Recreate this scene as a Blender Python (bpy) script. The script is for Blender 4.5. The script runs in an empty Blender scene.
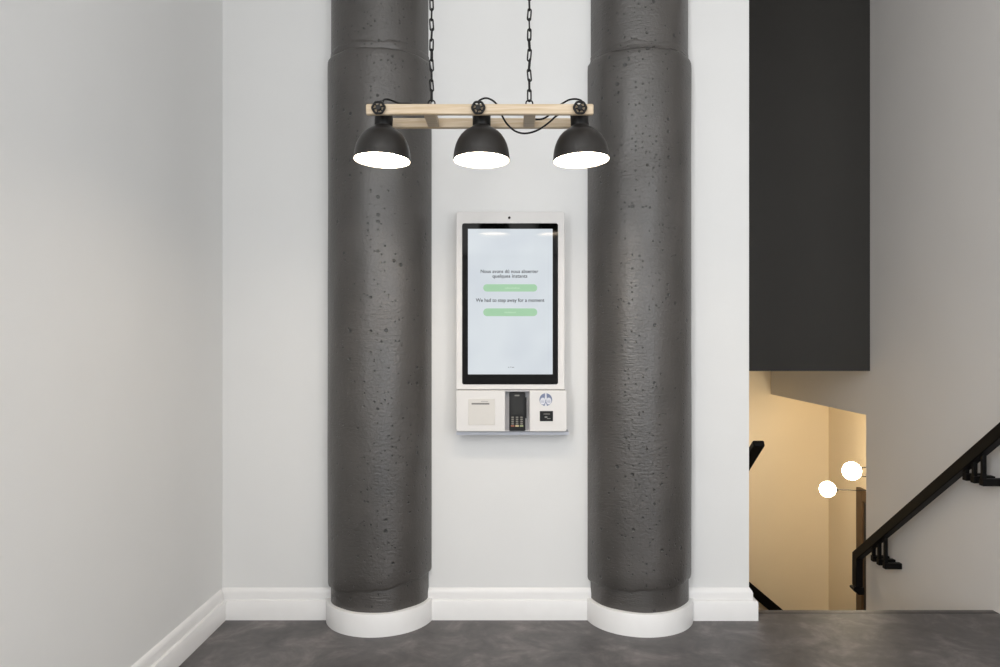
import bpy, bmesh, math, random
from mathutils import Vector, Matrix
random.seed(7)
S = bpy.context.scene
COL = S.collection
PI = math.pi
F = 720.0          # focal length in pixels
CX, CY = 512.0, 338.0
EYE = 1.37
WALL = 3.52        # distance of the back wall's face

def at(px, py, Y):
    return Vector(((px - CX) * Y / F, Y, EYE - (py - CY) * Y / F))
def ux(px, Y): return (px - CX) * Y / F
def uz(py, Y): return EYE - (py - CY) * Y / F

# ------------------------------------------------------------------ materials
def lin(c):
    c = c / 255.0
    return c / 12.92 if c <= 0.04045 else ((c + 0.055) / 1.055) ** 2.4
def rgb(r, g, b): return (lin(r), lin(g), lin(b), 1.0)

def new_mat(name):
    m = bpy.data.materials.new(name); m.use_nodes = True
    nt = m.node_tree
    return m, nt, nt.nodes['Principled BSDF']

def link(nt, a, ao, b, bi): nt.links.new(a.outputs[ao], b.inputs[bi])

def simple(name, col, rough=0.5, metal=0.0, spec=0.5, var=0.06, scale=20.0, bump=0.0, bscale=200.0):
    m, nt, p = new_mat(name)
    p.inputs['Roughness'].default_value = rough
    p.inputs['Metallic'].default_value = metal
    p.inputs['Specular IOR Level'].default_value = spec
    tc = nt.nodes.new('ShaderNodeTexCoord')
    nz = nt.nodes.new('ShaderNodeTexNoise'); nz.inputs['Scale'].default_value = scale
    nz.inputs['Detail'].default_value = 4
    link(nt, tc, 'Object', nz, 'Vector')
    rp = nt.nodes.new('ShaderNodeValToRGB')
    c0 = [max(0, c * (1 - var)) for c in col[:3]] + [1]
    c1 = [min(1, c * (1 + var)) for c in col[:3]] + [1]
    rp.color_ramp.elements[0].position = .3; rp.color_ramp.elements[0].color = c0
    rp.color_ramp.elements[1].position = .7; rp.color_ramp.elements[1].color = c1
    link(nt, nz, 'Fac', rp, 'Fac'); link(nt, rp, 'Color', p, 'Base Color')
    if bump:
        n2 = nt.nodes.new('ShaderNodeTexNoise'); n2.inputs['Scale'].default_value = bscale
        n2.inputs['Detail'].default_value = 3
        link(nt, tc, 'Object', n2, 'Vector')
        b = nt.nodes.new('ShaderNodeBump'); b.inputs['Strength'].default_value = bump
        b.inputs['Distance'].default_value = 0.002
        link(nt, n2, 'Fac', b, 'Height'); link(nt, b, 'Normal', p, 'Normal')
    return m

def emissive(name, col, strength, base=(0.8, 0.8, 0.8, 1), rough=0.3):
    m, nt, p = new_mat(name)
    p.inputs['Base Color'].default_value = base
    p.inputs['Roughness'].default_value = rough
    p.inputs['Emission Color'].default_value = col
    p.inputs['Emission Strength'].default_value = strength
    return m

def concrete_paint(name, shift):
    """charcoal paint over cast concrete: pores, trowel ripples, satin sheen"""
    m, nt, p = new_mat(name)
    N = nt.nodes.new
    tc = N('ShaderNodeTexCoord')
    mp = N('ShaderNodeMapping'); mp.inputs['Location'].default_value = shift
    link(nt, tc, 'Object', mp, 'Vector')
    # base tone
    n0 = N('ShaderNodeTexNoise'); n0.inputs['Scale'].default_value = 5; n0.inputs['Detail'].default_value = 6
    link(nt, mp, 'Vector', n0, 'Vector')
    rp = N('ShaderNodeValToRGB')
    rp.color_ramp.elements[0].position = .3; rp.color_ramp.elements[0].color = COLC[0]
    rp.color_ramp.elements[1].position = .72; rp.color_ramp.elements[1].color = COLC[1]
    link(nt, n0, 'Fac', rp, 'Fac')
    # pores: voronoi cells, only some cells carry a pore
    def pores(scale, thr, radius):
        v = N('ShaderNodeTexVoronoi'); v.inputs['Scale'].default_value = scale
        link(nt, mp, 'Vector', v, 'Vector')
        sx = N('ShaderNodeSeparateColor'); link(nt, v, 'Color', sx, 'Color')
        r = N('ShaderNodeMapRange'); r.inputs['From Min'].default_value = thr; r.inputs['From Max'].default_value = 1
        r.inputs['To Min'].default_value = 0; r.inputs['To Max'].default_value = radius
        link(nt, sx, 'Red', r, 'Value')
        sub = N('ShaderNodeMath'); sub.operation = 'SUBTRACT'
        link(nt, r, 'Result', sub, 0); link(nt, v, 'Distance', sub, 1)
        mr = N('ShaderNodeMapRange'); mr.inputs['From Min'].default_value = 0; mr.inputs['From Max'].default_value = radius * .3
        link(nt, sub, 'Value', mr, 'Value')
        return mr
    pa = pores(30, .66, .30); pb = pores(64, .62, .36)
    mx = N('ShaderNodeMath'); mx.operation = 'MAXIMUM'
    link(nt, pa, 'Result', mx, 0); link(nt, pb, 'Result', mx, 1)
    mixc = N('ShaderNodeMix'); mixc.data_type = 'RGBA'
    mixc.inputs['B'].default_value = (.012, .012, .012, 1)  # shade inside the pores put into the base colour, besides the bump
    link(nt, mx, 'Value', mixc, 'Factor'); link(nt, rp, 'Color', mixc, 'A')
    link(nt, mixc, 'Result', p, 'Base Color')
    # ripples, stretched around the shaft
    mp2 = N('ShaderNodeMapping'); mp2.inputs['Scale'].default_value = (1, 1, 4.5)
    link(nt, mp, 'Vector', mp2, 'Vector')
    n1 = N('ShaderNodeTexNoise'); n1.inputs['Scale'].default_value = 22; n1.inputs['Detail'].default_value = 6
    n1.inputs['Roughness'].default_value = .6; n1.inputs['Distortion'].default_value = .6
    link(nt, mp2, 'Vector', n1, 'Vector')
    n3 = N('ShaderNodeTexNoise'); n3.inputs['Scale'].default_value = 3.2; n3.inputs['Detail'].default_value = 2
    link(nt, mp, 'Vector', n3, 'Vector')
    gate = N('ShaderNodeMapRange'); gate.inputs['From Min'].default_value = .5; gate.inputs['From Max'].default_value = .75
    gate.inputs['To Min'].default_value = .22; gate.inputs['To Max'].default_value = .9
    link(nt, n3, 'Fac', gate, 'Value')
    h = N('ShaderNodeMath'); h.operation = 'MULTIPLY'
    link(nt, n1, 'Fac', h, 0); link(nt, gate, 'Result', h, 1)
    h2 = N('ShaderNodeMath'); h2.operation = 'SUBTRACT'
    link(nt, h, 'Value', h2, 0); link(nt, mx, 'Value', h2, 1)
    b = N('ShaderNodeBump'); b.inputs['Strength'].default_value = .7; b.inputs['Distance'].default_value = .006
    n4 = N('ShaderNodeTexNoise'); n4.inputs['Scale'].default_value = 75; n4.inputs['Detail'].default_value = 3
    link(nt, mp, 'Vector', n4, 'Vector')
    h3 = N('ShaderNodeMath'); h3.operation = 'MULTIPLY_ADD'; h3.inputs[1].default_value = .34
    link(nt, n4, 'Fac', h3, 0); link(nt, h2, 'Value', h3, 2)
    link(nt, h3, 'Value', b, 'Height'); link(nt, b, 'Normal', p, 'Normal')
    rr = N('ShaderNodeMapRange'); rr.inputs['To Min'].default_value = .37; rr.inputs['To Max'].default_value = .46
    link(nt, n0, 'Fac', rr, 'Value'); link(nt, rr, 'Result', p, 'Roughness')
    p.inputs['Specular IOR Level'].default_value = 1.0
    return m
COLC = (rgb(51, 48, 45), rgb(67, 63, 60))

def floor_mat():
    m, nt, p = new_mat('dark_stone_vinyl')
    N = nt.nodes.new
    tc = N('ShaderNodeTexCoord')
    a = N('ShaderNodeTexNoise'); a.inputs['Scale'].default_value = 5; a.inputs['Detail'].default_value = 9
    a.inputs['Roughness'].default_value = .66; a.inputs['Distortion'].default_value = .5
    link(nt, tc, 'Object', a, 'Vector')
    r = N('ShaderNodeValToRGB')
    r.color_ramp.elements[0].position = .28; r.color_ramp.elements[0].color = rgb(70, 68, 68)
    r.color_ramp.elements[1].position = .76; r.color_ramp.elements[1].color = rgb(134, 128, 126)
    e = r.color_ramp.elements.new(.5); e.color = rgb(90, 87, 87)
    link(nt, a, 'Fac', r, 'Fac')
    b = N('ShaderNodeTexNoise'); b.inputs['Scale'].default_value = 28; b.inputs['Detail'].default_value = 5
    link(nt, tc, 'Object', b, 'Vector')
    mp = N('ShaderNodeMapRange'); mp.inputs['To Min'].default_value = .78; mp.inputs['To Max'].default_value = 1.22
    link(nt, b, 'Fac', mp, 'Value')
    mx = N('ShaderNodeMix'); mx.data_type = 'RGBA'; mx.blend_type = 'MULTIPLY'; mx.inputs['Factor'].default_value = 1
    link(nt, r, 'Color', mx, 'A'); link(nt, mp, 'Result', mx, 'B')
    link(nt, mx, 'Result', p, 'Base Color')
    p.inputs['Roughness'].default_value = .5
    bp = N('ShaderNodeBump'); bp.inputs['Strength'].default_value = .12; bp.inputs['Distance'].default_value = .002
    link(nt, b, 'Fac', bp, 'Height'); link(nt, bp, 'Normal', p, 'Normal')
    return m

def wood_mat():
    m, nt, p = new_mat('pale_oak')
    N = nt.nodes.new
    tc = N('ShaderNodeTexCoord')
    mp = N('ShaderNodeMapping'); mp.inputs['Scale'].default_value = (1.3, 16, 22)
    link(nt, tc, 'Object', mp, 'Vector')
    a = N('ShaderNodeTexNoise'); a.inputs['Scale'].default_value = 5; a.inputs['Detail'].default_value = 8
    a.inputs['Distortion'].default_value = .8
    link(nt, mp, 'Vector', a, 'Vector')
    r = N('ShaderNodeValToRGB')
    r.color_ramp.elements[0].position = .3; r.color_ramp.elements[0].color = rgb(182, 160, 130)
    r.color_ramp.elements[1].position = .68; r.color_ramp.elements[1].color = rgb(205, 188, 164)
    link(nt, a, 'Fac', r, 'Fac'); link(nt, r, 'Color', p, 'Base Color')
    p.inputs['Roughness'].default_value = .55
    b = N('ShaderNodeBump'); b.inputs['Strength'].default_value = .15; b.inputs['Distance'].default_value = .001
    link(nt, a, 'Fac', b, 'Height'); link(nt, b, 'Normal', p, 'Normal')
    return m

M = {}
M['wall'] = simple('white_wall_paint', rgb(223, 223, 222), .62, var=.012, scale=2.5, bump=.08, bscale=160)
M['grey_wall'] = simple('pale_grey_wall_paint', rgb(222, 219, 216), .65, var=.012, scale=2.5, bump=.06, bscale=160)  # white wall paint toned greyer, weaker stairwell light put into the colour
M['warm_wall'] = simple('cream_wall_paint', rgb(236, 221, 194), .4, var=.02, scale=2)
M['trim'] = simple('white_gloss_trim', rgb(232, 231, 230), .32, var=.01)
M['ceiling'] = simple('white_ceiling_paint', rgb(235, 233, 230), .7, var=.01)
M['charcoal'] = simple('charcoal_wall_paint', rgb(48, 46, 43), .6, var=.05, scale=3)
M['floor'] = floor_mat()
M['nosing'] = simple('dark_stair_nosing', rgb(44, 42, 40), .45)
M['stairs'] = simple('stair_tread_grey', rgb(80, 76, 72), .55)
M['columnA'] = concrete_paint('charcoal_painted_concrete_a', (0, 0, 0))
M['columnB'] = concrete_paint('charcoal_painted_concrete_b', (3.1, 1.7, .4))
M['black'] = simple('satin_black_metal', rgb(9, 8, 8), .45, spec=.3, var=.1, scale=30)
M['shade'] = simple('matt_black_shade', rgb(32, 29, 27), .38, spec=.45, var=.06)
M['lining'] = simple('white_enamel', rgb(245, 240, 230), .4, var=.01)
M['rubber'] = simple('black_cable', rgb(8, 8, 8), .5, spec=.3)
M['rail'] = simple('black_powder_coat', rgb(9, 8, 8), .5, spec=.15)
M['wood'] = wood_mat()
M['door_wood'] = simple('dark_brown_wood', rgb(78, 58, 36), .5, var=.2, scale=12)
M['kiosk'] = simple('off_white_powder_coat', rgb(216, 214, 212), .38, var=.008)
M['kiosk_back'] = simple('blue_grey_steel', rgb(192, 195, 204), .4, var=.02)
M['seam'] = simple('grey_shadow_gap', rgb(150, 148, 146), .6)
M['bezel'] = simple('black_glass_bezel', rgb(6, 6, 6), .06, spec=.18, var=.02)
M['recess'] = simple('grey_recess', rgb(196, 195, 198), .45, var=.03)
M['slot'] = simple('slot_grey', rgb(120, 118, 116), .6)
M['hatch'] = simple('printer_hatch', rgb(206, 203, 198), .42, var=.01)
M['terminal'] = simple('black_plastic', rgb(14, 13, 13), .4, spec=.3)
M['lcd'] = simple('dark_grey_lcd', rgb(44, 44, 43), .25, spec=.3)
M['key'] = simple('grey_keys', rgb(118, 114, 106), .5)
M['key_red'] = simple('red_brown_key', rgb(150, 88, 66), .5)
M['key_yellow'] = simple('yellow_key', rgb(204, 184, 140), .5)
M['key_green'] = simple('green_key', rgb(150, 158, 120), .5)
M['logo_blue'] = simple('blue_grey_print', rgb(112, 122, 150), .45)
M['logo_pale'] = simple('pale_grey_print', rgb(206, 208, 216), .45)
M['grey_line'] = simple('mid_grey_plastic', rgb(120, 118, 114), .4)
M['print_text'] = simple('dark_grey_screen_text', rgb(30, 33, 40), .3, spec=.1)
M['print_faint'] = simple('pale_screen_text', rgb(160, 164, 170), .3, spec=.1)
M['lens'] = simple('lens_black', rgb(16, 15, 15), .15)

def screen_mat():
    m, nt, p = new_mat('lit_screen')
    N = nt.nodes.new
    tc = N('ShaderNodeTexCoord')
    nz = N('ShaderNodeTexNoise'); nz.inputs['Scale'].default_value = 5; nz.inputs['Detail'].default_value = 1
    link(nt, tc, 'Object', nz, 'Vector')
    r = N('ShaderNodeValToRGB')
    r.color_ramp.elements[0].position = .35; r.color_ramp.elements[0].color = rgb(212, 219, 226)
    r.color_ramp.elements[1].position = .65; r.color_ramp.elements[1].color = rgb(220, 227, 232)
    link(nt, nz, 'Fac', r, 'Fac'); link(nt, r, 'Color', p, 'Emission Color')
    p.inputs['Emission Strength'].default_value = 1.06
    p.inputs['Base Color'].default_value = (.02, .02, .02, 1)
    p.inputs['Roughness'].default_value = .05
    p.inputs['Specular IOR Level'].default_value = .24
    return m
M['screen'] = screen_mat()
M['pill'] = emissive('lit_green_button', rgb(166, 214, 172), .94, (.02, .02, .02, 1), .2)
M['pill_text'] = emissive('lit_pale_button_text', rgb(196, 234, 198), .92, (.02, .02, .02, 1), .2)
M['bulb'] = emissive('warm_bulb', (1, .84, .66, 1), 36)
M['globe'] = emissive('warm_globe', (1, .82, .56, 1), 42)

# ------------------------------------------------------------------ helpers
def obj(name, bm, mat, parent=None, smooth=None, bevel=None, seg=2, label=None):
    """link a world-space bmesh as ONE mesh object whose origin is its own centre"""
    bmesh.ops.recalc_face_normals(bm, faces=bm.faces)
    lo = Vector((min(v.co.x for v in bm.verts), min(v.co.y for v in bm.verts), min(v.co.z for v in bm.verts)))
    hi = Vector((max(v.co.x for v in bm.verts), max(v.co.y for v in bm.verts), max(v.co.z for v in bm.verts)))
    c = (lo + hi) / 2
    for v in bm.verts: v.co -= c
    me = bpy.data.meshes.new(name); bm.to_mesh(me); bm.free()
    me.materials.append(mat)
    if smooth:
        for pl in me.polygons: pl.use_smooth = True
        me.set_sharp_from_angle(angle=math.radians(smooth))
    o = bpy.data.objects.new(name, me); COL.objects.link(o)
    if parent:
        o.parent = parent; o.location = c - world_loc(parent)
    else: o.location = c
    if bevel:
        b = o.modifiers.new('bevel', 'BEVEL'); b.width = bevel; b.segments = seg; b.limit_method = 'ANGLE'
        b.harden_normals = True
        for pl in me.polygons: pl.use_smooth = True
        me.set_sharp_from_angle(angle=math.radians(50))
    if label: o['label'] = label
    return o
def world_loc(o):
    v = o.location.copy()
    while o.parent: o = o.parent; v = v + o.location
    return v
def struct(name, bm, mat, parent=None, **k):
    o = obj(name, bm, mat, parent, **k)
    if not parent: o['kind'] = 'structure'
    return o
def thing(name, label, cat, loc, group=None):
    o = bpy.data.objects.new(name, None); COL.objects.link(o)
    o.empty_display_size = .1
    o.location = loc; o['label'] = label; o['category'] = cat; o['kind'] = 'thing'
    if group: o['group'] = group
    return o
def BM(): return bmesh.new()
def box(bm, x0, x1, y0, y1, z0, z1):
    vs = [bm.verts.new((x, y, z)) for x in (x0, x1) for y in (y0, y1) for z in (z0, z1)]
    for f in ((0, 1, 3, 2), (4, 6, 7, 5), (0, 4, 5, 1), (2, 3, 7, 6), (0, 2, 6, 4), (1, 5, 7, 3)):
        bm.faces.new([vs[i] for i in f])
    return bm
def frame_of(d):
    d = d.normalized()
    a = Vector((0, 0, 1)) if abs(d.z) < .9 else Vector((1, 0, 0))
    u = d.cross(a).normalized(); v = d.cross(u).normalized()
    return u, v
def tube(bm, pts, r, n=10, closed=False):
    pts = [Vector(p) for p in pts]; rings = []
    k = len(pts)
    u = None
    for i, p in enumerate(pts):
        if closed: d = pts[(i + 1) % k] - pts[i - 1]
        else: d = pts[min(i + 1, k - 1)] - pts[max(i - 1, 0)]
        d.normalize()
        if u is None: u, v = frame_of(d)
        else:
            u = (u - d * u.dot(d)).normalized(); v = d.cross(u).normalized()
        rr = r[i] if isinstance(r, (list, tuple)) else r
        rings.append([bm.verts.new(p + (u * math.cos(t) + v * math.sin(t)) * rr) for t in [2 * PI * j / n for j in range(n)]])
    for i in range(k if closed else k - 1):
        a, b = rings[i], rings[(i + 1) % k]
        for j in range(n): bm.faces.new((a[j], a[(j + 1) % n], b[(j + 1) % n], b[j]))
    if not closed:
        bm.faces.new(rings[0]); bm.faces.new(rings[-1])
    return bm
def lathe(bm, prof, n=48, center=(0, 0, 0), cap0=True, cap1=True, mat=None):
    """prof: list of (radius, z)"""
    c = Vector(center); rings = []
    for r, z in prof:
        rings.append([bm.verts.new(c + Vector((r * math.cos(2 * PI * j / n), r * math.sin(2 * PI * j / n), z))) for j in range(n)])
    for a, b in zip(rings, rings[1:]):
        for j in range(n): bm.faces.new((a[j], a[(j + 1) % n], b[(j + 1) % n], b[j]))
    if cap0: bm.faces.new(rings[0])
    if cap1: bm.faces.new(rings[-1])
    return bm
def prism_xz(bm, pts, y0, y1):
    """polygon in the XZ plane given depth y0..y1"""
    a = [bm.verts.new((x, y0, z)) for x, z in pts]; b = [bm.verts.new((x, y1, z)) for x, z in pts]
    n = len(pts)
    bm.faces.new(a); bm.faces.new(list(reversed(b)))
    for i in range(n): bm.faces.new((a[i], b[i], b[(i + 1) % n], a[(i + 1) % n]))
    return bm
def extrude_profile(bm, prof, path):
    """profile (outward offset d, z) along a 2D path with mitred corners; path = [(x,y)], outward = left-hand normal"""
    P = [Vector((x, y, 0)) for x, y in path]; rings = []
    for i, p in enumerate(P):
        ns = []
        if i > 0: d = (P[i] - P[i - 1]).normalized(); ns.append(Vector((-d.y, d.x, 0)))
        if i < len(P) - 1: d = (P[i + 1] - P[i]).normalized(); ns.append(Vector((-d.y, d.x, 0)))
        n = ns[0] if len(ns) == 1 else (ns[0] + ns[1]) / (1 + ns[0].dot(ns[1]))
        rings.append([bm.verts.new(p + n * dd + Vector((0, 0, z))) for dd, z in prof])
    m = len(prof)
    for a, b in zip(rings, rings[1:]):
        for j in range(m): bm.faces.new((a[j], a[(j + 1) % m], b[(j + 1) % m], b[j]))
    bm.faces.new(rings[0]); bm.faces.new(rings[-1])
    return bm
def rrect(x0, x1, z0, z1, r, n=6, corners=(1, 1, 1, 1)):
    """rounded rectangle outline; corners: bottom-left, bottom-right, top-right, top-left"""
    out = []
    for (cx, cz, a0, on, kx, kz) in ((x0 + r, z0 + r, PI, corners[0], x0, z0), (x1 - r, z0 + r, 1.5 * PI, corners[1], x1, z0),
                                     (x1 - r, z1 - r, 0, corners[2], x1, z1), (x0 + r, z1 - r, .5 * PI, corners[3], x0, z1)):
        if on:
            for i in range(n + 1):
                t = a0 + .5 * PI * i / n
                out.append((cx + r * math.cos(t), cz + r * math.sin(t)))
        else: out.append((kx, kz))
    return out

# ------------------------------------------------------------------ the room
XL = ux(222.5, WALL)            # left wall face
XE = ux(749, WALL)            # right end of the white back wall
THICK = .105
EDGE = 3.582                    # floor edge at the head of the stairs
BULK = 4.87                     # front of the charcoal bulkhead
XR = 358 * BULK / F             # face of the stair side wall
JAMB = 1.011 * BULK
FAR = 6.73
REAR = -4.2
CEIL = 4.1
XD = 2.96                       # wall of the lower room carrying door and wall lamp
LOW = -2.02

b = BM(); box(b, XL - .1, XR, REAR, WALL + THICK, -.12, 0); struct('floor', b, M['floor'])
b = BM(); box(b, XE + .005, XR, WALL + THICK, EDGE, -.12, -.0002); box(b, XE + .005, XR, EDGE, EDGE + .012, -.06, .0008)
struct('trim_1', b, M['nosing'])
b = BM(); box(b, XL - .12, XR + .12, REAR, FAR + .1, CEIL, CEIL + .1); struct('ceiling', b, M['ceiling'])
LW_ = (-2.2, -.1)
b = BM(); box(b, XL - .12, XL, LW_[1], WALL + THICK, 0, CEIL); box(b, XL - .12, XL, REAR, LW_[0], 0, CEIL)
box(b, XL - .12, XL, LW_[0], LW_[1], 0, 1.0); box(b, XL - .12, XL, LW_[0], LW_[1], 3.5, CEIL)
struct('wall_left', b, M['wall'])
b = BM(); box(b, XL, XE, WALL, WALL + THICK, 0, CEIL); struct('wall_back', b, M['wall'])
# stairwell left wall, far wall, right wall with the low opening into the lower room
b = BM(); box(b, XE - THICK, XE - .003, WALL + THICK, FAR, LOW, CEIL); struct('wall_stairwell', b, M['grey_wall'])
b = BM(); box(b, XE - THICK, XD + .12, FAR, FAR + .1, LOW, CEIL); struct('wall_far', b, M['warm_wall'])
LINT = uz(415, JAMB)
b = BM()
SW = (-3.4, -.5)
box(b, XR, XR + .12, SW[1], JAMB, LOW, CEIL); box(b, XR, XR + .12, REAR, SW[0], LOW, CEIL)
box(b, XR, XR + .12, SW[0], SW[1], LOW, .5); box(b, XR, XR + .12, SW[0], SW[1], 3.5, CEIL); box(b, XR, XR + .12, JAMB, FAR, LINT, CEIL)
struct('wall_right', b, M['grey_wall'])
b = BM(); box(b, XD, XD + .12, JAMB - .6, FAR, LOW, LINT + .25); struct('wall_lower_room', b, M['warm_wall'])
b = BM(); box(b, XR + .12, XD, JAMB - .7, JAMB - .6, LOW, LINT + .25); struct('wall_lower_near', b, M['warm_wall'])
b = BM(); box(b, XR + .12, XD + .12, JAMB - .7, FAR, LINT + .25, LINT + .33); struct('ceiling_lower', b, M['ceiling'])
b = BM(); box(b, XE - THICK, XD + .12, EDGE, FAR, LOW - .1, LOW); struct('floor_lower', b, M['stairs'])
# charcoal bulkhead above the stairs
ZB = uz(371, BULK)
b = BM(); box(b, XE - .003, XR, BULK, FAR, ZB, CEIL); struct('wall_bulkhead', b, M['charcoal'])
# stairs descending away from the floor edge (a side-step would see them)
b = BM()
n_st = 10; rise = 2.02 / 11; run = .262
for i in range(n_st):
    y0 = EDGE + .012 + run * i; z1 = -rise * (i + 1)
    box(b, XE, XR, y0, y0 + run + (0 if i < n_st - 1 else .02), max(LOW, z1 - .36), z1)
struct('floor_stairs', b, M['stairs'])
# lower room door frame on its right wall
y1 = XD * F / (860 - CX)
b = BM(); zt = uz(487, y1)
box(b, XD - .035, XD, y1 - .10, y1, LOW, zt); box(b, XD - .035, XD, y1 - 1.0, y1 - .9, LOW, zt); box(b, XD - .035, XD, y1 - .9, y1 - .10, zt - .1, zt)
d1 = struct('door_1', b, M['door_wood'], bevel=.004)
b = BM(); box(b, XD - .018, XD - .002, y1 - .9, y1 - .1, LOW + .01, zt - .1); obj('door_leaf', b, M['nosing'], d1)

# rear wall behind the camera: shopfront with two window openings
W = {'z0': 2.6, 'z1': 3.9}
wins = [(-1.25, .4), (.6, 2.25)]
b = BM()
xs = [XL] + [x for w in wins for x in w] + [XR]
for i in range(0, len(xs), 2): box(b, xs[i], xs[i + 1], REAR - .15, REAR, 0, CEIL)
for x0, x1 in wins:
    if x0 < .5: box(b, x0, x1, REAR - .15, REAR, 0, W['z0'])
    else:
        box(b, x0, 1.1, REAR - .15, REAR, 0, W['z0']); box(b, 1.1, x1, REAR - .15, REAR, 0, .3); box(b, 1.1, x1, REAR - .15, REAR, 2.5, W['z0'])
    box(b, x0, x1, REAR - .15, REAR, W['z1'], CEIL)
struct('wall_rear', b, M['wall'])
for i, (x0, x1) in enumerate(wins):
    b = BM(); t = .05
    box(b, x0, x0 + t, REAR - .1, REAR - .04, W['z0'], W['z1']); box(b, x1 - t, x1, REAR - .1, REAR - .04, W['z0'], W['z1'])
    box(b, x0 + t, x1 - t, REAR - .1, REAR - .04, W['z0'], W['z0'] + t); box(b, x0 + t, x1 - t, REAR - .1, REAR - .04, W['z1'] - t, W['z1'])
    box(b, x0 + t, x1 - t, REAR - .09, REAR - .05, 3.2, 3.24)
    struct('window_%d' % (i + 1), b, M['black'])

b = BM(); t = .05
box(b, XR + .03, XR + .09, SW[0], SW[0] + t, .5, 3.5); box(b, XR + .03, XR + .09, SW[1] - t, SW[1], .5, 3.5)
box(b, XR + .03, XR + .09, SW[0] + t, SW[1] - t, .5, .5 + t); box(b, XR + .03, XR + .09, SW[0] + t, SW[1] - t, 3.5 - t, 3.5)
struct('window_3', b, M['black'])  # unseen window, added so the left wall gets more light
b = BM()
box(b, XL - .09, XL - .03, LW_[0], LW_[0] + t, 1.0, 3.5); box(b, XL - .09, XL - .03, LW_[1] - t, LW_[1], 1.0, 3.5)
box(b, XL - .09, XL - .03, LW_[0] + t, LW_[1] - t, 1.0, 1.0 + t); box(b, XL - .09, XL - .03, LW_[0] + t, LW_[1] - t, 3.5 - t, 3.5)
struct('window_4', b, M['black'])  # unseen window, added for column highlights and a brighter stair wall

b = BM()
box(b, 1.1, 1.1 + t, REAR - .1, REAR - .04, .3, 2.5); box(b, 2.25 - t, 2.25, REAR - .1, REAR - .04, .3, 2.5)
box(b, 1.1 + t, 2.25 - t, REAR - .1, REAR - .04, .3, .3 + t); box(b, 1.1 + t, 2.25 - t, REAR - .1, REAR - .04, 2.5 - t, 2.5)
struct('window_5', b, M['black'])  # unseen low window, added for cool highlights on the lower columns

# baseboards (lower board with a slimmer moulding on top)
PROF = [(0, 0), (.026, 0), (.026, .088), (.023, .094), (.013, .096), (.013, .128), (.010, .138), (.004, .148), (0, .15)]
PRT = [(0, 0), (.034, 0), (.034, .088), (.031, .094), (.015, .096), (.015, .128), (.011, .138), (.004, .148), (0, .15)]
b = BM()
colx = ((-.646, .255), (.6225, .255))
# left-hand normal of a path running in -x on y=WALL is -y
extrude_profile(b, PROF, [(colx[0][0] - .235, WALL), (XL + .0005, WALL)][::1])
extrude_profile(b, PROF, [(colx[1][0] - .235, WALL), (colx[0][0] + .235, WALL)])
extrude_profile(b, PRT, [(XE, WALL + THICK), (XE, WALL), (colx[1][0] + .235, WALL)])
struct('baseboard_back', b, M['trim'], smooth=35)
b = BM(); extrude_profile(b, PROF, [(XL, WALL - .0263), (XL, REAR)]); struct('baseboard_left', b, M['trim'], smooth=35)

# ------------------------------------------------------------------ the columns
def column(xc, mat, label, tilt, seed):
    rnd = random.Random(seed)
    yc = WALL + .035
    root = thing('concrete_column', label, 'column', (xc, WALL - .1, 0), 'charcoal concrete columns')
    def arc(levels, name, m, amp=.0012, n=72, zfun=None, smooth=40):
        bm = BM(); rings = []
        ph = [rnd.uniform(0, 6.28) for _ in range(6)]
        for li, (r, z) in enumerate(levels):
            tm = math.acos(.033 / r); ring = []
            for j in range(n + 1):
                t = -tm + 2 * tm * j / n
                rr = r + amp * (math.sin(5 * t + 3 * z + ph[0]) + .7 * math.sin(9 * t - 7 * z + ph[1])) * (1 - (abs(t) / tm) ** 8)
                zz = z + (zfun(t, li) if zfun else 0)
                ring.append(bm.verts.new((xc + rr * math.sin(t), min(yc - rr * math.cos(t), WALL + .002), zz)))
            rings.append(ring)
        for a, c in zip(rings, rings[1:]):
            for j in range(n): bm.faces.new((a[j], a[j + 1], c[j + 1], c[j]))
            bm.faces.new((a[n], a[0], c[0], c[n]))
        bm.faces.new(rings[0]); bm.faces.new(rings[-1])
        return obj(name, bm, m, root, smooth=smooth)
    jag = [rnd.uniform(-1, 1) for _ in range(80)]
    wob = lambda t: .003 * math.sin(7 * t + seed) + .002 * math.sin(17 * t + 2 * seed)
    # wide sleeve: rounded lower lip, shoulder at the top
    zb, zt = .205, 2.705
    lv = [(.238, zb + .004), (.246, zb - .002), (.253, zb + .004), (.2555, zb + .014)]
    lv += [(.2555, zb + .014 + (zt - .03 - zb - .014) * k / 40) for k in range(1, 41)]
    lv += [(.2545, zt - .010), (.2525, zt - .003), (.2485, zt + .001), (.238, zt + .003)]
    nl = len(lv)
    def zf(t, li):
        if li < 5: return tilt * math.sin(t) + wob(t)
        if li > nl - 6: return wob(t + 1) * .45
        return 0
    arc(lv, 'sleeve', mat, zfun=zf)
    arc([(.240, zt - .06 + (CEIL - zt + .06) * k / 16) for k in range(17)], 'upper_shaft', mat)
    arc([(.241, .012 + (zb + .035) * k / 10) for k in range(11)], 'foot', mat, amp=.0022)
    gr = lambda t, li: rnd.uniform(-.003, .003) + wob(t + 2)
    arc([(.239 + (rnd.uniform(.0025, .0055) if 0 < k < 5 else 0), zt - .002 + .0085 * k) for k in range(6)], 'grout_band', mat, amp=.0016, zfun=gr)
    # white curved skirting around the foot
    arc([(.243, 0), (.2635, 0), (.2635, .100), (.262, .1035), (.2585, .105), (.243, .105)], 'curved_skirting', M['trim'], amp=0, smooth=35)
    return root
column(-.646, M['columnA'], 'charcoal painted concrete column left of the ordering screen, white curved foot', .032, 3)
column(.6225, M['columnB'], 'charcoal painted concrete column right of the ordering screen, nearest the stairs', .012, 8)

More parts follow.
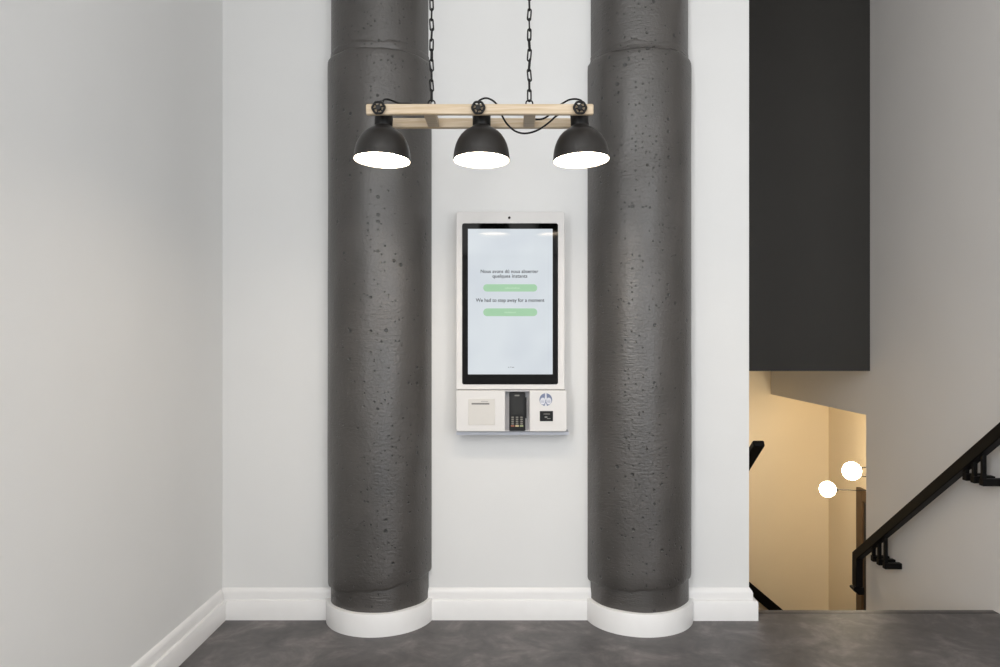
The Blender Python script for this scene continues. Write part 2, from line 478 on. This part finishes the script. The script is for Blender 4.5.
# ------------------------------------------------------------------ the ordering kiosk
KF = 3.42
kx = lambda px: ux(px, KF)
kz = lambda py: uz(py, KF)
kio = thing('ordering_kiosk', 'white wall-mounted touchscreen ordering kiosk between the two columns', 'kiosk', (kx(511), WALL - .05, kz(434)))
b = BM(); prism_xz(b, rrect(kx(456), kx(564.8), kz(389.4), kz(211.5), .013, corners=(0, 0, 1, 1)), KF, WALL)
obj('housing', b, M['kiosk'], kio, bevel=.004, seg=3)
b = BM(); prism_xz(b, rrect(kx(457.5), kx(565.3), kz(391.2), kz(389.4), .001, corners=(0, 0, 0, 0)), KF + .006, WALL)
obj('shadow_gap', b, M['seam'], kio)
b = BM(); lathe(b, [(.0062, -.002), (.0062, .002)], 20); 
for v in b.verts: v.co = Vector((v.co.x + kx(509.3), v.co.z + KF - .0005, v.co.y + kz(217.8)))
obj('camera_lens', b, M['lens'], kio)
b = BM(); prism_xz(b, rrect(kx(462.2), kx(558), kz(384.4), kz(223.3), .010), KF - .003, KF + .002)
bez = obj('screen_bezel', b, M['bezel'], kio, bevel=.0012)
b = BM(); prism_xz(b, rrect(kx(468), kx(552.6), kz(374.3), kz(229), .0015), KF - .0036, KF - .003)
scr = obj('screen', b, M['screen'], kio, label='lit pale blue touchscreen with two messages and green buttons')
TY = KF - .0042
def text_mesh(s, name, px0, px1, py_top, py_bot, mat, parent, y=TY, ref=None):
    """text fitted between px0..px1; py_top..py_bot = cap height line to baseline"""
    cu = bpy.data.curves.new(name, 'FONT'); cu.body = s; cu.align_x = 'LEFT'
    cu.offset = .011
    o = bpy.data.objects.new(name, cu); COL.objects.link(o)
    dg = bpy.context.evaluated_depsgraph_get(); dg.update()
    me = bpy.data.meshes.new_from_object(o.evaluated_get(dg))
    bpy.data.objects.remove(o); bpy.data.curves.remove(cu)
    xs_ = [v.co.x for v in me.vertices]
    x0, x1 = min(xs_), max(xs_)
    cap = .73
    X0, X1 = kx(px0), kx(px1); Z0 = kz(py_bot); H = (kz(py_top) - kz(py_bot)) * 1.06
    bm = BM(); bm.from_mesh(me); bpy.data.meshes.remove(me)
    for v in bm.verts:
        v.co = Vector((X0 + (v.co.x - x0) / (x1 - x0) * (X1 - X0), y, Z0 + v.co.y / cap * H))
    return obj(name, bm, mat, parent)
text_mesh('Nous avons d\u00fb nous absenter', 'screen_text', 480.7, 538.3, 269.7, 273.0, M['print_text'], scr)
text_mesh('quelques instants', 'screen_text', 492.5, 527.3, 274.4, 277.7, M['print_text'], scr)
text_mesh('We had to step away for a moment', 'screen_text', 475.8, 544.3, 298.4, 301.9, M['print_text'], scr)
for (z0, z1, t0, t1) in ((284.3, 291.6, 505, 520), (308.4, 316.2, 504.5, 516)):
    b = BM(); prism_xz(b, rrect(kx(483.3), kx(537.2), kz(z1), kz(z0), (kz(z0) - kz(z1)) * .49), TY, TY + .0006)
    obj('screen_button', b, M['pill'], scr, label='green rounded on-screen button')
    b = BM(); zc = (z0 + z1) / 2 + .3
    x = t0
    rr = random.Random(int(z0))
    while x < t1:
        w = rr.uniform(.7, 1.3); h_ = rr.choice((.55, .55, .9))
        box(b, kx(x), kx(min(t1, x + w)), TY - .0004, TY - .0001, kz(zc + .55), kz(zc - h_)); x += w + .35
    obj('button_text', b, M['pill_text'], scr)
b = BM()
for x0, x1, zz in ((508, 509.4, 367.2), (510, 511.3, 367), (511.7, 514.2, 367.3)): box(b, kx(x0), kx(x1), TY, TY + .0004, kz(zz + .35), kz(zz - .35))
obj('screen_mark', b, M['print_faint'], scr)

# base unit with printer hatch, recess, scanner
BF = 3.40
kx = lambda px: ux(px, BF)
kz = lambda py: uz(py, BF)
b = BM()
RX0, RX1 = kx(505.2), kx(529.5)
zt, zb_ = kz(390.6), kz(431.6)
prism_xz(b, rrect(kx(456), RX0, zb_, zt, .012, corners=(1, 0, 0, 0)), BF, WALL)
prism_xz(b, rrect(RX1, kx(566.9), zb_, zt, .012, corners=(0, 1, 0, 0)), BF, WALL)
obj('base_unit', b, M['kiosk'], kio, bevel=.0035, seg=3)
b = BM(); box(b, RX0, RX1, BF + .035, WALL, zb_ + .001, zt); box(b, RX0, RX1, BF + .001, BF + .035, zt - .004, zt)
box(b, RX0, RX1, BF + .002, BF + .035, zb_ + .001, zb_ + .006)
obj('terminal_recess', b, M['recess'], kio)
b = BM(); prism_xz(b, rrect(ux(456.8, 3.455), ux(568.4, 3.455), uz(434.2, 3.455), uz(431, 3.455), .004, corners=(1, 1, 0, 0)), 3.43, WALL)
obj('wall_bracket', b, M['kiosk_back'], kio)
b = BM(); prism_xz(b, rrect(kx(468.3), kx(495), kz(425), kz(398.8), .002), BF - .0018, BF + .002)
hat = obj('printer_hatch', b, M['hatch'], kio, bevel=.0012)
b = BM(); box(b, kx(471.6), kx(489.4), BF - .0024, BF - .0012, kz(404.5), kz(402.9)); obj('paper_slot', b, M['slot'], hat)
b = BM(); box(b, kx(481), kx(488), BF - .0023, BF - .0012, kz(401.5), kz(401.1)); obj('hatch_mark', b, M['grey_line'], hat)
# contactless mark: blue-grey disc split by a pale gap, with two pale lobes
def disc(bm, cx, cz, r, y0, y1, n=28, sx=1, sz=1):
    prism_xz(bm, [(cx + sx * r * math.cos(2 * PI * i / n), cz + sz * r * math.sin(2 * PI * i / n)) for i in range(n)], y0, y1)
cxp, czp, R = kx(545.8), kz(399.6), (kx(552.2) - kx(545.8))
b = BM(); disc(b, cxp, czp, R, BF - .0012, BF)
mk = obj('contactless_mark', b, M['logo_blue'], kio, label='round blue-grey contactless payment mark')
b = BM()
for s in (-1, 1): disc(b, cxp + s * R * .47, czp - R * .22, R * .40, BF - .0017, BF - .0011, sz=1.35)
prism_xz(b, [(cxp - R * .10, czp + R), (cxp - R * .16, czp + R * .1), (cxp, czp - R * .1), (cxp + R * .16, czp + R * .1), (cxp + R * .10, czp + R)], BF - .0017, BF - .0011)
prism_xz(b, [(cxp, czp - R * .45), (cxp - R * .2, czp - R), (cxp + R * .2, czp - R)], BF - .0017, BF - .0011)
obj('mark_lobe', b, M['logo_pale'], mk)
b = BM()
for s in (-1, 1):
    for k in range(3):
        x_ = cxp + s * R * (.30 + .17 * k)
        prism_xz(b, [(x_ - R * .03, czp - R * .5), (x_ + R * .03, czp - R * .5), (x_ + R * .03, czp - R * .12), (x_ - R * .03, czp - R * .12)], BF - .0021, BF - .0016)
obj('mark_line', b, M['logo_blue'], mk)
b = BM(); prism_xz(b, rrect(kx(539.8), kx(553), kz(421.2), kz(411), .001), BF - .002, BF + .002)
sc = obj('code_scanner', b, M['terminal'], kio, bevel=.0008)
b = BM(); box(b, kx(543.5), kx(550), BF - .0026, BF - .0018, kz(414.3), kz(413.6)); disc(b, kx(546), kz(417), .0045, BF - .0026, BF - .0018, sx=1.6, sz=.9)
box(b, kx(547), kx(550.5), BF - .0026, BF - .0018, kz(418.9), kz(418.2))
obj('scanner_window', b, M['grey_line'], sc)

# payment terminal standing in the recess: a thing of its own
ter = thing('payment_terminal', 'black handheld card payment terminal standing in the kiosk recess', 'card reader', (kx(517.3), BF + .015, kz(430.6)))
TF = BF - .006
tx = lambda px: ux(px, TF)
tz = lambda py: uz(py, TF)
b = BM(); prism_xz(b, rrect(tx(509.2), tx(525.4), tz(431), tz(392.6), .006), TF, BF + .034)
obj('body', b, M['terminal'], ter, bevel=.003, seg=3)
b = BM(); prism_xz(b, rrect(tx(511.2), tx(523.4), tz(414.8), tz(396.2), .002), TF - .0008, TF + .001); obj('display', b, M['lcd'], ter)
b = BM(); box(b, tx(514.6), tx(519.4), TF - .0008, TF + .001, tz(396.1), tz(394.8)); obj('name_plate', b, M['grey_line'], ter)
b = BM(); prism_xz(b, rrect(tx(525.4), tx(526.6), tz(418.5), tz(397.5), .001), TF + .006, TF + .02); obj('side_grip', b, M['terminal'], ter)
keyp = None
for ri in range(5):
    for ci in range(3):
        x = 512.6 + ci * 4.45; y = 417.3 + ri * 2.15
        m = M['key'] if ri < 4 else (M['key_red'], M['key_yellow'], M['key_green'])[ci]
        hw = 1.25 if ri < 4 else 1.75
        b = BM(); prism_xz(b, rrect(tx(x - hw), tx(x + hw), tz(y + .75), tz(y - .7), .002, n=3), TF - .002, TF + .001)
        o = obj('key', b, m, ter)
        if ri == 4: o['label'] = ('red', 'yellow', 'green')[ci] + ' key'

# ------------------------------------------------------------------ the pendant lamp
LZ = 2.5285
YF, YB = 2.450, 2.607            # beam centre lines
BZ = 2.1465
BD, BH = .010, .0182             # half depth and height of a beam
lp = thing('pendant_lamp', 'wooden twin-beam pendant lamp with three black dome shades hung on two chains', 'ceiling lamp', ((-.11), LZ, BZ))
bx0, bx1 = ux(365.6, YF - BD), ux(593.8, YF - BD)
for yy in (YF, YB):
    b = BM(); box(b, bx0, bx1, yy - BD, yy + BD, BZ - BH, BZ + BH)
    obj('beam', b, M['wood'], lp, bevel=.006, seg=4)
CHX = (ux(431.6, LZ), ux(529.3, LZ))
for cx in CHX:
    b = BM(); box(b, cx - .02, cx + .02, YF + BD, YB - BD, BZ - .016, BZ + .008)
    obj('spacer', b, M['wood'], lp, bevel=.002)
    b = BM()
    tube(b, [(cx + .012 * math.cos(2 * PI * i / 20), LZ, BZ + .047 + .012 * math.sin(2 * PI * i / 20)) for i in range(20)], .0026, 8, closed=True)
    tube(b, [(cx, LZ, BZ + .036), (cx, LZ, BZ - .005)], .003, 8)
    obj('eye_hook', b, M['black'], lp, smooth=60)

def lamp_head(px_shade, px_knob, tilt_deg, fwd_deg):
    xs_ = ux(px_shade, LZ)
    piv = Vector((xs_, LZ, BZ))
    Rm = Matrix.Translation(piv) @ Matrix.Rotation(math.radians(tilt_deg), 4, 'Y') @ Matrix.Rotation(math.radians(fwd_deg), 4, 'X') @ Matrix.Translation(-piv)
    def rot(bm):
        bmesh.ops.transform(bm, matrix=Rm, verts=bm.verts); return bm
    rim = -.1555
    outer = [(.0990, 0), (.1010, .001), (.1012, .006), (.0995, .011), (.0988, .02), (.0965, .036), (.0918, .054), (.0845, .071), (.0745, .087),
             (.0630, .099), (.0500, .108), (.0380, .115), (.0318, .120), (.0310, .124)]
    b = BM(); lathe(b, [(r * .985, rim + z) for r, z in outer], 64, piv, cap0=False)
    sh = obj('lamp_shade', rot(b), M['shade'], lp, smooth=40)
    b = BM()
    inner = [(.0990, 0), (.0968, .003), (.0955, .011), (.0950, .02), (.0925, .036), (.0878, .054), (.0805, .071), (.0705, .086), (.059, .097), (.044, .105), (.02, .107)]
    lathe(b, [(r * .985, rim + z) for r, z in inner], 64, piv, cap0=False)
    obj('shade_lining', rot(b), M['lining'], sh, smooth=50, label='white enamel inside of the shade')
    b = BM(); lathe(b, [(.0305, rim + .122), (.0318, rim + .126), (.0318, rim + .164), (.0295, rim + .168), (.020, rim + .170)], 40, piv)
    obj('socket', rot(b), M['black'], sh, smooth=40)
    b = BM()
    lathe(b, [(.0915, rim + .010), (.0915, rim + .013), (.06, rim + .017), (.02, rim + .019)], 48, piv)
    obj('light_diffuser', rot(b), M['bulb'], sh, smooth=60, label='glowing warm white diffuser')
    # hand wheel on the front beam
    kxp, ky = ux(px_knob, YF - .025), YF - BD - .0105
    b = BM(); Rw = .0200
    c = Vector((kxp, ky, BZ + .001))
    ring = []
    for i in range(40):
        t = 2 * PI * i / 40; rr = Rw + .0008 * math.cos(6 * t)
        ring.append(c + Vector((rr * math.cos(t), 0, rr * math.sin(t))))
    tube(b, ring, .0040, 8, closed=True)
    for k in range(6):
        t = 2 * PI * k / 6 + .3
        d = Vector((math.cos(t), 0, math.sin(t)))
        tube(b, [c + d * .005, c + d * (Rw - .001)], .0026, 6)
    tube(b, [c + Vector((0, -.006, 0)), c + Vector((0, .011, 0))], .0085, 14)
    obj('hand_wheel', b, M['black'], sh, smooth=50)
    b = BM(); tube(b, [(kxp, YF + BD, BZ), (kxp, YB - BD, BZ)], .006, 10)
    obj('axle', b, M['black'], sh, smooth=50)
    return Rm @ (piv + Vector((0, 0, rim + .03)))
tips = [lamp_head(383.8, 378.2, 1.7, -2.6), lamp_head(481.6, 478.2, .0, -2.6), lamp_head(579.4, 580.2, -2.3, -2.6)]
tips = [Vector(t) for t in tips]

# cables looping over and under the beams
def bez_pts(ctrl, n=10):
    """Catmull-Rom through control points"""
    c = [Vector(p) for p in ctrl]; c = [c[0] * 2 - c[1]] + c + [c[-1] * 2 - c[-2]]
    out = []
    for i in range(1, len(c) - 2):
        for k in range(n):
            t = k / n
            out.append(.5 * ((2 * c[i]) + (c[i + 1] - c[i - 1]) * t + (2 * c[i - 1] - 5 * c[i] + 4 * c[i + 1] - c[i + 2]) * t * t + (3 * c[i] - c[i - 1] - 3 * c[i + 1] + c[i + 2]) * t ** 3))
    out.append(c[-2]); return out
def cable(pts):
    b = BM(); tube(b, bez_pts([at(x, y, Y) for x, y, Y in pts]), .0034, 8)
    obj('cable', b, M['rubber'], lp, smooth=60)
YM = LZ
cable([(383, 113, YM), (383, 101.5, YM), (387, 99.3, YM), (393, 101, YM + .02), (400, 103.5, YM + .03), (412, 104.5, YM + .03), (424, 114, YM + .02), (428, 117.3, YM)])
cable([(482, 113, YM), (478.5, 103, YM), (481, 99.5, YM), (487, 98.2, YM), (494, 101.5, YM), (499, 108, YM), (503, 117.5, YM - .01), (508, 125, YM - .015), (516, 131.5, YM - .015), (526, 133.4, YM - .01),
       (538, 130, YM - .01), (549, 122.5, YM), (557, 115.5, YM), (566, 112, YM), (574, 110.5, YM), (580, 110, YM)])
cable([(580, 112, YM), (582, 102, YM), (577, 99.2, YM), (570, 99.6, YM), (564, 102.5, YM + .02), (556, 108, YM + .02), (546, 117.3, YM + .02), (537, 119.5, YM + .01), (530, 117.5, YM)])

# chains: visible links are single pieces, the run above the frame is one mesh
def link_bm(L, Wd, r, edge):
    bm = BM(); pts = []
    h = L / 2 - Wd / 2
    for i in range(9):
        t = PI * i / 8; pts.append((Wd / 2 * math.cos(t), h + Wd / 2 * math.sin(t)))
    for i in range(9):
        t = PI + PI * i / 8; pts.append((Wd / 2 * math.cos(t), -h + Wd / 2 * math.sin(t)))
    tube(bm, [Vector((0, x, z)) if edge else Vector((x, 0, z)) for x, z in pts], r, 7, closed=True)
    return bm
LL, LW, LR, PITCH = .042, .0115, .0028, .0355
for ci, cx in enumerate(CHX):
    zs = BZ + .059 + LL / 2 - .005
    rest = BM(); links = []
    k = 0; z = zs
    rnd = random.Random(ci + 4)
    while z < CEIL - .06:
        ang = (0 if (k + ci) % 2 else PI / 2) + rnd.uniform(-.35, .35)
        if k < 10: links.append((z, ang))
        else:
            lb = link_bm(LL, LW, LR, False)
            bmesh.ops.transform(lb, matrix=Matrix.Translation((cx, LZ, z)) @ Matrix.Rotation(ang, 4, 'Z'), verts=lb.verts)
            me = bpy.data.meshes.new('tmp'); lb.to_mesh(me); lb.free(); rest.from_mesh(me); bpy.data.meshes.remove(me)
        k += 1; z += PITCH
    tube(rest, [(cx, LZ, CEIL - .075), (cx, LZ, CEIL - .01)], .004, 8)
    lathe(rest, [(.045, CEIL - .02), (.045, CEIL - .0005)], 24, (cx, LZ, 0))
    ch = obj('chain', rest, M['black'], lp, smooth=60)
    first = None
    for z, ang in links:
        if first is None:
            lb = link_bm(LL, LW, LR, False)
            first = o = obj('chain_link', lb, M['black'], ch, smooth=60)
        else:
            o = first.copy(); COL.objects.link(o); o.parent = ch
        o.location = Vector((cx, LZ, z)) - world_loc(ch); o.rotation_euler = (rnd.uniform(-.05, .05), rnd.uniform(-.1, .1), ang)

# ------------------------------------------------------------------ handrails
def sweep_rect(bm, pts, w, h, up=Vector((0, 0, 1))):
    """rectangular bar along a polyline lying in a plane x = const; w across x, h in plane"""
    pts = [Vector(p) for p in pts]; rings = []
    for i, p in enumerate(pts):
        ds = []
        if i > 0: ds.append((p - pts[i - 1]).normalized())
        if i < len(pts) - 1: ds.append((pts[i + 1] - p).normalized())
        ns = [Vector((0, -d.z, d.y)) for d in ds]
        n = ns[0] if len(ns) == 1 else (ns[0] + ns[1]) / (1 + ns[0].dot(ns[1]))
        rings.append([bm.verts.new(p + n * (sb * h / 2) + Vector((sa * w / 2, 0, 0))) for sa, sb in ((-1, -1), (1, -1), (1, 1), (-1, 1))])
    for a, c in zip(rings, rings[1:]):
        for j in range(4): bm.faces.new((a[j], a[(j + 1) % 4], c[(j + 1) % 4], c[j]))
    bm.faces.new(rings[0]); bm.faces.new(rings[-1])
    return bm
RX = XR - .095
SL = math.tan(math.radians(35.5))
yA = RX * F / (1000 - CX)
zA = uz(433.5, yA)
rail = thing('stair_handrail', 'long black handrail with drop brackets on the grey right-hand stair wall', 'handrail', (RX, 4.2, zA - .5))
yE = RX * F / (857.5 - CX)
zr = lambda y: zA - (y - yA) * SL
b = BM()
sweep_rect(b, [(RX, yA - .55, zr(yA - .55)), (RX, yE, zr(yE)), (RX, yE, zr(yE) - .205)], .048, .062)
obj('rail', b, M['rail'], rail, bevel=.006, seg=2)
ye = yE
b = BM(); z_ = zr(ye) - .205
prism_xz(b, [(RX - .024, z_), (RX - .040, z_ - .004), (RX - .040, z_ - .016), (RX - .006, z_ - .05), (RX + .030, z_ - .05), (RX + .030, z_)], ye - .033, ye + .033)
obj('end_cap', b, M['rail'], rail, bevel=.004, seg=2)
def bracket(y, zf):
    b = BM()
    box(b, RX - .0105, RX + .0105, y - .010, y + .010, zf + .004, zr(y) - .028)
    box(b, RX - .0125, XR, y - .017, y + .017, zf - .004, zf + .032)
    obj('bracket', b, M['rail'], rail, bevel=.003)
for px in (966.5, 974.5, 983.5): bracket(RX * F / (px - CX), .645)
for px in (873.7, 879.4, 885.6): bracket(RX * F / (px - CX), -.062)

# left-hand rail whose near end peeks out beside the white wall
lx = 1.272
y0 = lx * F / (759 - CX); z0 = uz(443, y0)
rail2 = thing('stair_handrail', 'short black handrail end peeking out halfway up beside the white wall edge', 'handrail', (lx, 4.0, z0 - .4))
b = BM(); L2 = 1.3
sweep_rect(b, [(lx, y0, z0), (lx, y0 + L2, z0 - L2 * SL)], .060, .034)
obj('rail', b, M['rail'], rail2, bevel=.008)
for d in (.45, 1.0):
    b = BM(); yy = y0 + d; zz = z0 - d * SL
    box(b, lx - .011, lx + .011, yy - .01, yy + .01, zz - .16, zz - .02); box(b, XE - .003, lx + .011, yy - .01, yy + .01, zz - .164, zz - .14)
    obj('bracket', b, M['rail'], rail2)

# rail on the far wall sloping down to the right
YW = FAR - .07
p0 = at(700, 546.3, YW); p1 = at(823, 649.6, YW)
d = (p1 - p0).normalized(); nn = Vector((-d.z, 0, d.x))
rail3 = thing('stair_handrail', 'black handrail sloping down across the foot of the yellow-lit far wall', 'handrail', (p0 + p1) / 2)
b = BM(); hh = .0425
prism_xz(b, [((q + nn * s).x, (q + nn * s).z) for q, s in ((p0, hh), (p1, hh), (p1, -hh), (p0, -hh))], YW - .02, YW + .02)
obj('rail', b, M['rail'], rail3, bevel=.005)
for t in (.15, .85):
    q = p0.lerp(p1, t); b = BM()
    box(b, q.x - .012, q.x + .012, YW + .02, FAR, q.z - .012, q.z + .012); obj('bracket', b, M['rail'], rail3)

# ------------------------------------------------------------------ globe wall lamp in the lower room
LY = 5.55
hub = Vector((XD, LY, uz(480, LY)))
wl = thing('wall_lamp', 'wall lamp with glowing white globes on thin arms in the yellow-lit stairwell', 'wall lamp', hub)
b = BM(); tube(b, [hub, hub + Vector((-.02, 0, 0))], .06, 28)
tube(b, [hub + Vector((-.02, 0, 0)), hub + Vector((-.07, 0, 0))], .010, 12)
obj('wall_plate', b, M['black'], wl, smooth=50, bevel=.002)
H = hub + Vector((-.065, 0, 0))
zA_, zB1, zB2 = uz(491.3, LY), uz(466.5, LY), uz(479.5, LY)
b = BM(); tube(b, [Vector((H.x, LY, zA_ - .03)), Vector((H.x, LY, zB1 + .03))], .006, 10); obj('stem', b, M['black'], wl, smooth=50)
gl = []
for (px, py, r, ya) in ((827.6, 489.2, .060, LY), (851.8, 471.0, .069, LY - .015)):
    c = at(px, py, ya); gl.append(c)
    b = BM(); lathe(b, [(max(.0006, r * math.sin(PI * k / 20)), -r * math.cos(PI * k / 20)) for k in range(21)], 32, c)
    obj('globe', b, M['globe'], wl, smooth=80)
c = gl[0]; e = Vector((H.x, LY, zA_)); dd = (e - c).normalized()
b = BM(); tube(b, [c + dd * .055, e], .0035, 8); tube(b, [c + dd * .056, c + dd * .082], .010, 12); obj('arm', b, M['black'], wl, smooth=50)
c = gl[1]
for ze, off in ((zB1, .028), (zB2, -.035)):
    e = Vector((H.x, LY, ze)); q = c + Vector((.055, -.015, off))
    b = BM(); tube(b, [q, e], .0035, 8); obj('arm', b, M['black'], wl, smooth=50)

# ------------------------------------------------------------------ light
def area(name, loc, target, sx, sy, power, col):
    l = bpy.data.lights.new(name, 'AREA'); l.shape = 'RECTANGLE'; l.size = sx; l.size_y = sy; l.energy = power; l.color = col
    o = bpy.data.objects.new(name, l); COL.objects.link(o); o.location = loc
    o.rotation_euler = (Vector(target) - Vector(loc)).to_track_quat('-Z', 'Y').to_euler()
    return o
def point(name, loc, power, col, r):
    l = bpy.data.lights.new(name, 'POINT'); l.energy = power; l.color = col; l.shadow_soft_size = r
    o = bpy.data.objects.new(name, l); COL.objects.link(o); o.location = loc
    return o
for i, (x0, x1) in enumerate(wins):
    area('window_daylight', ((x0 + x1) / 2, REAR + .02, (W['z0'] + W['z1']) / 2), ((x0 + x1) / 2, 0, (W['z0'] + W['z1']) / 2),
         x1 - x0 - .1, W['z1'] - W['z0'] - .1, (13, 13)[i], (1.0, .97, .92))
area('window_daylight', (XR - .01, sum(SW) / 2, 2.0), (0, sum(SW) / 2, 2.0), SW[1] - SW[0] - .1, 2.9, 116, (.975, .985, .985))  # added light in the right wall opening, brightens the left wall
area('window_daylight', (XL + .01, sum(LW_) / 2, 2.3), (1, sum(LW_) / 2, 2.3), LW_[1] - LW_[0] - .1, 2.4, 186, (.975, .985, .985))  # added light in the left wall opening, lifts columns and stair wall
area('window_daylight', (1.675, REAR + .02, 1.4), (1.675, 0, 1.4), 1.0, 2.0, 38, (.80, .90, 1.0))  # added cool light in the low rear opening, for the lower columns
area('ceiling_light', (.2, -2.2, CEIL - .03), (.2, -2.2, 0), 2.2, 1.6, 30, (1, .94, .86))
point('lower_room_light', (2.62, 5.25, .38), 17, (1, .85, .62), .12)  # extra unseen lamp added to brighten the lower room beside the globes

w = bpy.data.worlds.new('World'); S.world = w; w.use_nodes = True
w.node_tree.nodes['Background'].inputs['Color'].default_value = (.78, .85, 1, 1)
w.node_tree.nodes['Background'].inputs['Strength'].default_value = .6

# ------------------------------------------------------------------ camera
cam = bpy.data.cameras.new('Camera'); co = bpy.data.objects.new('Camera', cam); COL.objects.link(co)
cam.sensor_fit = 'HORIZONTAL'; cam.sensor_width = 36; cam.lens = 36 * F / 1000
cam.shift_x = -(CX - 500) / 1000; cam.shift_y = (CY - 333.5) / 1000
cam.clip_start = .05
co.location = (0, 0, EYE); co.rotation_euler = (PI / 2, 0, 0)
S.camera = co
S.view_settings.view_transform = 'Standard'
try: S.view_settings.look = 'None'
except Exception: pass
S.view_settings.exposure = -0.2; S.view_settings.gamma = 1.0
S.view_settings.use_curve_mapping = False
